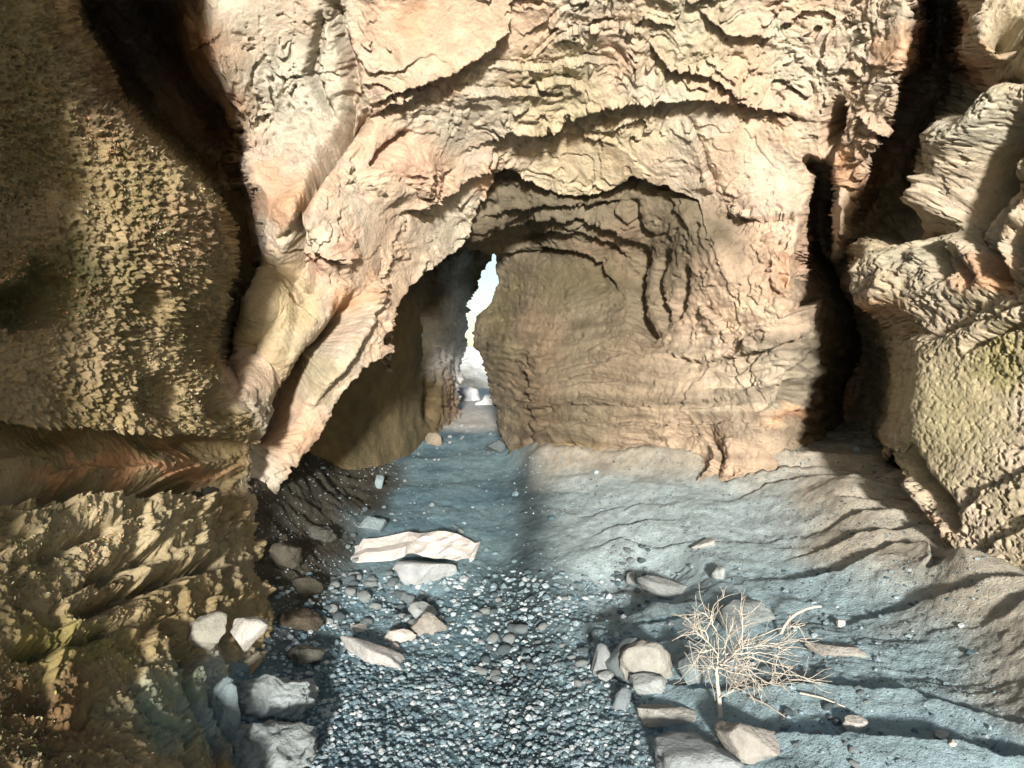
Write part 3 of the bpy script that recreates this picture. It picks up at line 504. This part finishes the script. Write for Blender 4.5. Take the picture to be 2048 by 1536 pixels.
R('slit_rock', 'lower pale rock outside the slit, at its right side', 'rock', 978, 850, 70, 84, .9, 2.8, 0, seed=48, col=(.62, .64, .66), d=12.2, level=4, rough=.16)
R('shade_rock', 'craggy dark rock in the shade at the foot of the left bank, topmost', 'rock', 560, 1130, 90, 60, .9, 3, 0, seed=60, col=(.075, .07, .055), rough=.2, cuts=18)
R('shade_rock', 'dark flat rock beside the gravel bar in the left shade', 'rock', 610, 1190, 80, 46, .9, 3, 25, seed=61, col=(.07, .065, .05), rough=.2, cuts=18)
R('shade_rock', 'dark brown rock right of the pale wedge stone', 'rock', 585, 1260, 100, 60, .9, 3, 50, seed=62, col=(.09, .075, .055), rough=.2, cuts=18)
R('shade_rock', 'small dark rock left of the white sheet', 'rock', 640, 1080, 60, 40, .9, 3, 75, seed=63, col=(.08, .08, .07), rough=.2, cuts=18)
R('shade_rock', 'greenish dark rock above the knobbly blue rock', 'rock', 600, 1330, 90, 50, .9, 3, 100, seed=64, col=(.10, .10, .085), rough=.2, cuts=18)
R('passage_rock', 'dark rounded rock at the foot of the wall right of the slit', 'rock', 996, 905, 56, 40, .8, 2.5, 0, seed=49, col=DARK)
R('passage_rock', 'rough brown rock at the left side of the path into the slit', 'rock', 868, 890, 40, 36, .8, 2.5, 0, seed=50, col=(0.204, 0.177, 0.136), rough=.12)

# white creased sheet arched over the gravel
top = [(698, 1096), (718, 1090), (726, 1078), (756, 1076), (790, 1069), (818, 1063), (838, 1066), (862, 1063), (890, 1062), (915, 1068), (935, 1077), (950, 1086), (960, 1082)]
bot = [(700, 1126), (715, 1124), (735, 1123), (760, 1122), (786, 1120), (808, 1112), (826, 1104), (846, 1112), (868, 1116), (890, 1116), (912, 1120), (932, 1130), (948, 1116)]
d0 = float(hit(830, 1126)[1]); V, nn, kk_ = [], 6, len(top)
fold_ = [.0, .0, .01, .0, .03, -.03, .09, .0, .07, .02, .08, .03, .06]; su = np.linspace(0, kk_-1, 2*kk_-1); rs = random.Random(5)
for i in su:
    tu, tv = (np.interp(i, range(kk_), [p[j] for p in top]) for j in (0, 1)); bu, bv = (np.interp(i, range(kk_), [p[j] for p in bot]) for j in (0, 1))
    for j in range(nn):
        t = j/(nn-1); e = rs.uniform(-1, 1)*(1 if i > 5 else .25); uu = bu+(tu-bu)*t+e*1.2; v_ = bv+(tv-bv)*t+e
        dd = d0-.02+.20*t**1.2+np.interp(i, range(kk_), fold_)*(.3+.7*t)+.014*e-(.05 if i <= 5 and t < .55 else 0)
        V.append(ray_pt(np.array(uu), np.array(v_), np.array(dd)))
V = np.array(V); A, B = len(su), nn; idx = np.arange(A*B).reshape(A, B)
Q = np.stack([idx[:-1, :-1], idx[1:, :-1], idx[1:, 1:], idx[:-1, 1:]], -1).reshape(-1, 4)
o = link(bpy.data.objects.new('crumpled_sheet', mesh_np('crumpled_sheet', V, Q, mat('white_sheet', (.60, .575, .55), var=.12, scale=9, bump=.5, bscale=18, bdist=.02, rough=.6), False)), 'creased white sheet arched over the gravel behind the pale stone block', 'sheet')
md = o.modifiers.new('thickness', 'SOLIDIFY'); md.thickness = .006

# pebbles one can pick out, then the gravel nobody could count
PEB = [rock_shape(100+i, 2, 2.5, 4, .08) for i in range(8)]
pm = [[mesh_np('pebble', V*np.array([1, .8, .6]), Fc, stone_mat(c), True) for V, Fc in PEB[:5]] for c in ((.36, .40, .41), (.24, .29, .31), (.13, .17, .19))]
def pebbles(box, n, px, label, group, skew=1.6):
    for i in range(n):
        u = random.uniform(box[0], box[1]); v = random.uniform(box[2], box[3]); p = hit(u, v); s_ = (px[0]+(px[1]-px[0])*random.random()**skew)*p[1]/F/2
        tone = random.randrange(3); size = 'large' if s_*2*F/p[1] > px[0]+.55*(px[1]-px[0]) else 'small' if s_*2*F/p[1] < px[0]+.2*(px[1]-px[0]) else 'middling'
        o = bpy.data.objects.new('pebble', random.choice(pm[tone])); o.location = (p[0], p[1], p[2]+s_*.28)
        o.scale = (s_*random.uniform(.85, 1.25), s_, s_*random.uniform(.8, 1.2)); o.rotation_euler = (random.uniform(-.25, .25), random.uniform(-.25, .25), random.uniform(0, 6.28))
        link(o, '%s %s pebble %s' % (size, ('pale', 'blue-grey', 'dark')[tone], label), 'pebble', group)
pebbles((650, 850, 1140, 1260), 80, (10, 34), 'on the gravel bar below the stone block', 'pebbles on the gravel bar')
pebbles((950, 1190, 1190, 1370), 55, (10, 34), 'in the washed channel right of the domed stone', 'pebbles in the channel')
pebbles((1220, 1300, 1080, 1185), 22, (9, 20), 'around the upright pale stone on the right bank', 'pebbles at the bank foot')
pebbles((1560, 1760, 1330, 1530), 26, (8, 26), 'on the dark silt right of the ridged boulder', 'pebbles on the dark silt')
pebbles((660, 960, 1010, 1130), 20, (8, 18), 'lying around the white sheet', 'pebbles near the sheet')
pebbles((860, 1000, 850, 930), 16, (6, 14), 'on the path leading into the slit', 'pebbles on the slit path')
def scatter(name, n, dens, px, cols, kind='stuff'):
    Vs, Fs, Cs, k = [], [], [], 0; b0, f0 = ico(1)
    uu = rng.uniform(420, 2000, n*4); vv = rng.uniform(870, 1570, n*4); ok = rng.random(n*4) < dens(uu, vv); uu, vv = uu[ok][:n], vv[ok][:n]
    lo = np.full(len(uu), 1.7); hi = np.full(len(uu), 11.)
    for _ in range(26):
        m = (lo+hi)/2; above = CZ-(vv-768)/F*m > floor_z((uu-1024)/F*m, m); lo = np.where(above, m, lo); hi = np.where(above, hi, m)
    d = lo; x = (uu-1024)/F*d; z = floor_z(x, d); m = len(uu)
    r = (px[0]+(px[1]-px[0])*rng.random(m)**2.2)*d/F/2; nv = len(b0)
    V = np.repeat(b0[None], m, 0)*(1+.25*rng.normal(size=(m, nv, 1))*.6); V *= np.stack([rng.uniform(.8, 1.4, m), rng.uniform(.7, 1.2, m), rng.uniform(.45, .9, m)], -1)[:, None]*r[:, None, None]
    a = rng.uniform(0, 6.28, m); c, s_ = np.cos(a)[:, None], np.sin(a)[:, None]
    V = np.stack([V[..., 0]*c-V[..., 1]*s_, V[..., 0]*s_+V[..., 1]*c, V[..., 2]], -1)+np.stack([x, d, z+r*.3], -1)[:, None]
    Fc = (f0[None]+(np.arange(m)*nv)[:, None, None]).reshape(-1, 3); C = np.array(cols)[rng.integers(0, len(cols), m)]
    link(bpy.data.objects.new(name, mesh_np(name, V.reshape(-1, 3), Fc, M_GROUND, False, np.repeat(C, nv, 0))), 'fine blue-grey %s strewn over the cave floor' % name, name, kind=kind)
def bdens(u, v): return .25+.75*sstep(-.1, .4, perlin(np.stack([u/120., v/60., u*0], -1)))
scatter('grit', 9000, bdens, (2, 5.5), [(.24, .31, .34), (.16, .22, .25), (.20, .27, .28), (.26, .28, .27), (.10, .13, .14)])
def gdens(u, v):
    ch = sstep(380, 560, u-(v-1536)*-.35)*sstep(1330, 1180, u); a = sstep(1310, 1400, v)*ch
    return np.clip(a+.5*sstep(1130, 1180, v)*ch+.025+.10*sstep(900, 1000, v)*sstep(850, 950, u)*sstep(1150, 1050, u), 0, 1)*(.06+.94*sstep(1090, 1170, v))
scatter('gravel', 9000, gdens, (3.5, 16), [(.36, .46, .51), (.20, .29, .335), (.10, .155, .185), (.29, .38, .43), (.52, .58, .61), (.15, .225, .265)])

# dry shrub
def tube(name, pts, r0, r1, m, sides=5):
    p = np.array(pts, float); n = len(p); t = np.gradient(p, axis=0); t /= np.linalg.norm(t, axis=1, keepdims=True)+1e-9
    a = np.cross(t, np.array([.3, .2, .93])); a /= np.linalg.norm(a, axis=1, keepdims=True)+1e-9; b = np.cross(t, a)
    r = np.linspace(r0, r1, n)[:, None, None]; th = np.linspace(0, 2*math.pi, sides, endpoint=False)
    V = p[:, None]+r*(a[:, None]*np.cos(th)[None, :, None]+b[:, None]*np.sin(th)[None, :, None]); idx = np.arange(n*sides).reshape(n, sides)
    Q = np.stack([idx[:-1], np.roll(idx, -1, 1)[:-1], np.roll(idx, -1, 1)[1:], idx[1:]], -1).reshape(-1, 4)
    return bpy.data.objects.new(name, mesh_np(name, V.reshape(-1, 3), Q, m, True))
M_TWIG = mat('dry_twig', (.50, .46, .40), var=.25, scale=30, bump=.3, rough=.85)
base = hit(1440, 1415); SD = float(base[1])-.05
shrub = link(bpy.data.objects.new('dry_shrub', None), 'leafless dry shrub with pale tangled twigs growing between the slabs', 'shrub'); shrub.location = base
def P3(u, v, o=0.): return ray_pt(np.array(float(u)), np.array(float(v)), np.array(SD+o))-base
def px_line(pts, o0=0., o1=0., jit=1.5, n=4):
    L = []; k = len(pts)
    tt = np.linspace(0, k-1, (k-1)*n+1)
    for t in tt:
        u = np.interp(t, range(k), [p[0] for p in pts]); v = np.interp(t, range(k), [p[1] for p in pts])
        L.append(P3(u+random.uniform(-jit, jit), v+random.uniform(-jit, jit), o0+(o1-o0)*t/(k-1)))
    return L
link(tube('stem', px_line([(1441, 1440), (1438, 1390), (1432, 1345), (1434, 1335)], jit=1), .010, .006, M_TWIG, 7), parent=shrub)
BR = [([(1434, 1340), (1436, 1310), (1416, 1285), (1412, 1262), (1422, 1240), (1428, 1210), (1445, 1195)], .0), ([(1432, 1262), (1420, 1235), (1405, 1225), (1390, 1233)], .03), ([(1434, 1340), (1450, 1310), (1470, 1290), (1510, 1275), (1555, 1258), (1610, 1250)], .12),
    ([(1436, 1336), (1470, 1308), (1520, 1305), (1552, 1310), (1565, 1330)], -.05), ([(1438, 1338), (1480, 1330), (1540, 1345), (1590, 1350), (1622, 1362)], -.1), ([(1436, 1330), (1500, 1312), (1545, 1328), (1575, 1332)], .05), ([(1434, 1342), (1425, 1332), (1405, 1345)], -.06),
    ([(1438, 1345), (1460, 1355), (1475, 1366)], -.1), ([(1445, 1310), (1455, 1275), (1462, 1255)], .05), ([(1484, 1280), (1486, 1245), (1482, 1212)], .08), ([(1416, 1285), (1400, 1270), (1385, 1257)], -.03), ([(1425, 1300), (1400, 1305), (1388, 1330)], -.05),
    ([(1440, 1395), (1470, 1378), (1473, 1372)], -.08), ([(1440, 1330), (1500, 1340), (1530, 1365), (1560, 1368)], -.15), ([(1450, 1310), (1500, 1288), (1560, 1285), (1590, 1278)], .05), ([(1412, 1262), (1396, 1258), (1386, 1250)], .02), ([(1434, 1335), (1470, 1345), (1500, 1352), (1520, 1380)], -.18), ([(1440, 1330), (1480, 1296), (1530, 1290), (1580, 1300)], -.02)]
for pts, off in BR:
    L = px_line(pts, off*.2, off); ob = link(tube('branch', L, .0030, .0013, M_TWIG), parent=shrub)
    for q in range(random.randint(14, 22)):
        k = random.randrange(2, len(L)); p = np.array(L[k]); dr = p-np.array(L[k-1]); dr /= np.linalg.norm(dr)+1e-9
        dr = dr*.7+np.array([random.gauss(0, .55), random.gauss(0, .5), random.gauss(.05, .55)]); dr /= np.linalg.norm(dr); ln = random.uniform(.04, .13); tw = [p]
        for h_ in range(4): dr = dr+np.array([random.gauss(0, .2) for _ in range(3)]); dr /= np.linalg.norm(dr); tw.append(tw[-1]+dr*ln/4)
        link(tube('twig', tw, .0013, .0008, M_TWIG, 4), parent=ob)
d_ = float(hit(1575, 1270)[1])
link(tube('bent_stalk', [ray_pt(np.array(float(u)), np.array(float(v)), np.array(d_+.02*i)) for i, (u, v) in enumerate([(1562, 1268), (1568, 1254), (1578, 1240), (1592, 1228), (1610, 1219), (1628, 1214), (1642, 1213)])], .008, .006, M_TWIG), 'single bent dry stalk arching over the right bank above the shrub', 'stalk')
for i, (a, b) in enumerate([((1600, 1392), (1690, 1420)), ((1500, 1400), (1570, 1440)), ((1560, 1366), (1640, 1372))]):
    pa, pb = hit(*a), hit(*b); pm_ = (pa+pb)/2
    link(tube('dry_straw', [pa+np.array([0, 0, .012]), pm_+np.array([0, 0, .02]), pb+np.array([0, 0, .012])], .004, .003, M_TWIG), ['dry straw lying just left of the triangular stone', 'dry straw across the ridged boulder side', 'dry straw right of the shrub twigs'][i], 'straw')

# moss and small dry plants on the left wall; roots
H_, W_ = PL.shape[:2]; ii = rng.integers(0, H_, 600000); jj = rng.integers(0, int(W_*.36), 600000); P_ = PL[ii, jj]; N_ = NL[ii, jj]
uu = 1024+P_[:, 0]/P_[:, 1]*F; vv = 768-(P_[:, 2]-CZ)/P_[:, 1]*F
dn = sstep(-.2, .35, fbm(P_*2.2+5, 3))*np.where(vv < 860, 1., np.where(vv < 1010, .12, .26))*side_weights(uu, vv)[0]*sstep(-120, -60, uu)*sstep(-60, -20, vv)*sstep(1560, 1540, vv)*KL[ii, jj]*(1-.85*sstep(80, 160, uu)*sstep(330, 180, vv))
k = rng.random(len(P_)) < dn; P_, N_, vv = P_[k][:14000], N_[k][:14000], vv[k][:14000]; m = len(P_)
r = (.002+.005*rng.random(m)**2)[:, None]; t1 = rng.normal(size=(m, 3)); t1 /= np.linalg.norm(t1, axis=1, keepdims=True); t2 = np.cross(t1, rng.normal(size=(m, 3))); t2 /= np.linalg.norm(t2, axis=1, keepdims=True)
c0 = P_+N_*rng.uniform(.001, .010, m)[:, None]; V = np.stack([c0-t1*r*1.5, c0+t2*r*.7+N_*r*.3, c0+t1*r*1.5, c0-t2*r*.7+N_*r*.3], 1)
C = np.array([(.20, .20, .06), (.30, .27, .12), (.42, .36, .22), (.13, .15, .05), (.34, .30, .18)])[rng.integers(0, 5, m)]*np.clip(.8+1.2*fbm(P_*3+20, 2), .3, 1.3)[:, None]*(np.array([1, .97, 1.1])+np.array([.35, -.05, -.1])*sstep(0, .4, perlin(P_*2.3))[:, None])
M_MOSS = mat('moss', attr=True, var=.2, bump=0, rough=.8)
link(bpy.data.objects.new('moss', mesh_np('moss', V.reshape(-1, 3), np.arange(m*4).reshape(m, 4), M_MOSS, False, np.repeat(C, 4, 0))), 'olive moss specks and grit clinging to the left cave wall', 'moss', kind='stuff')
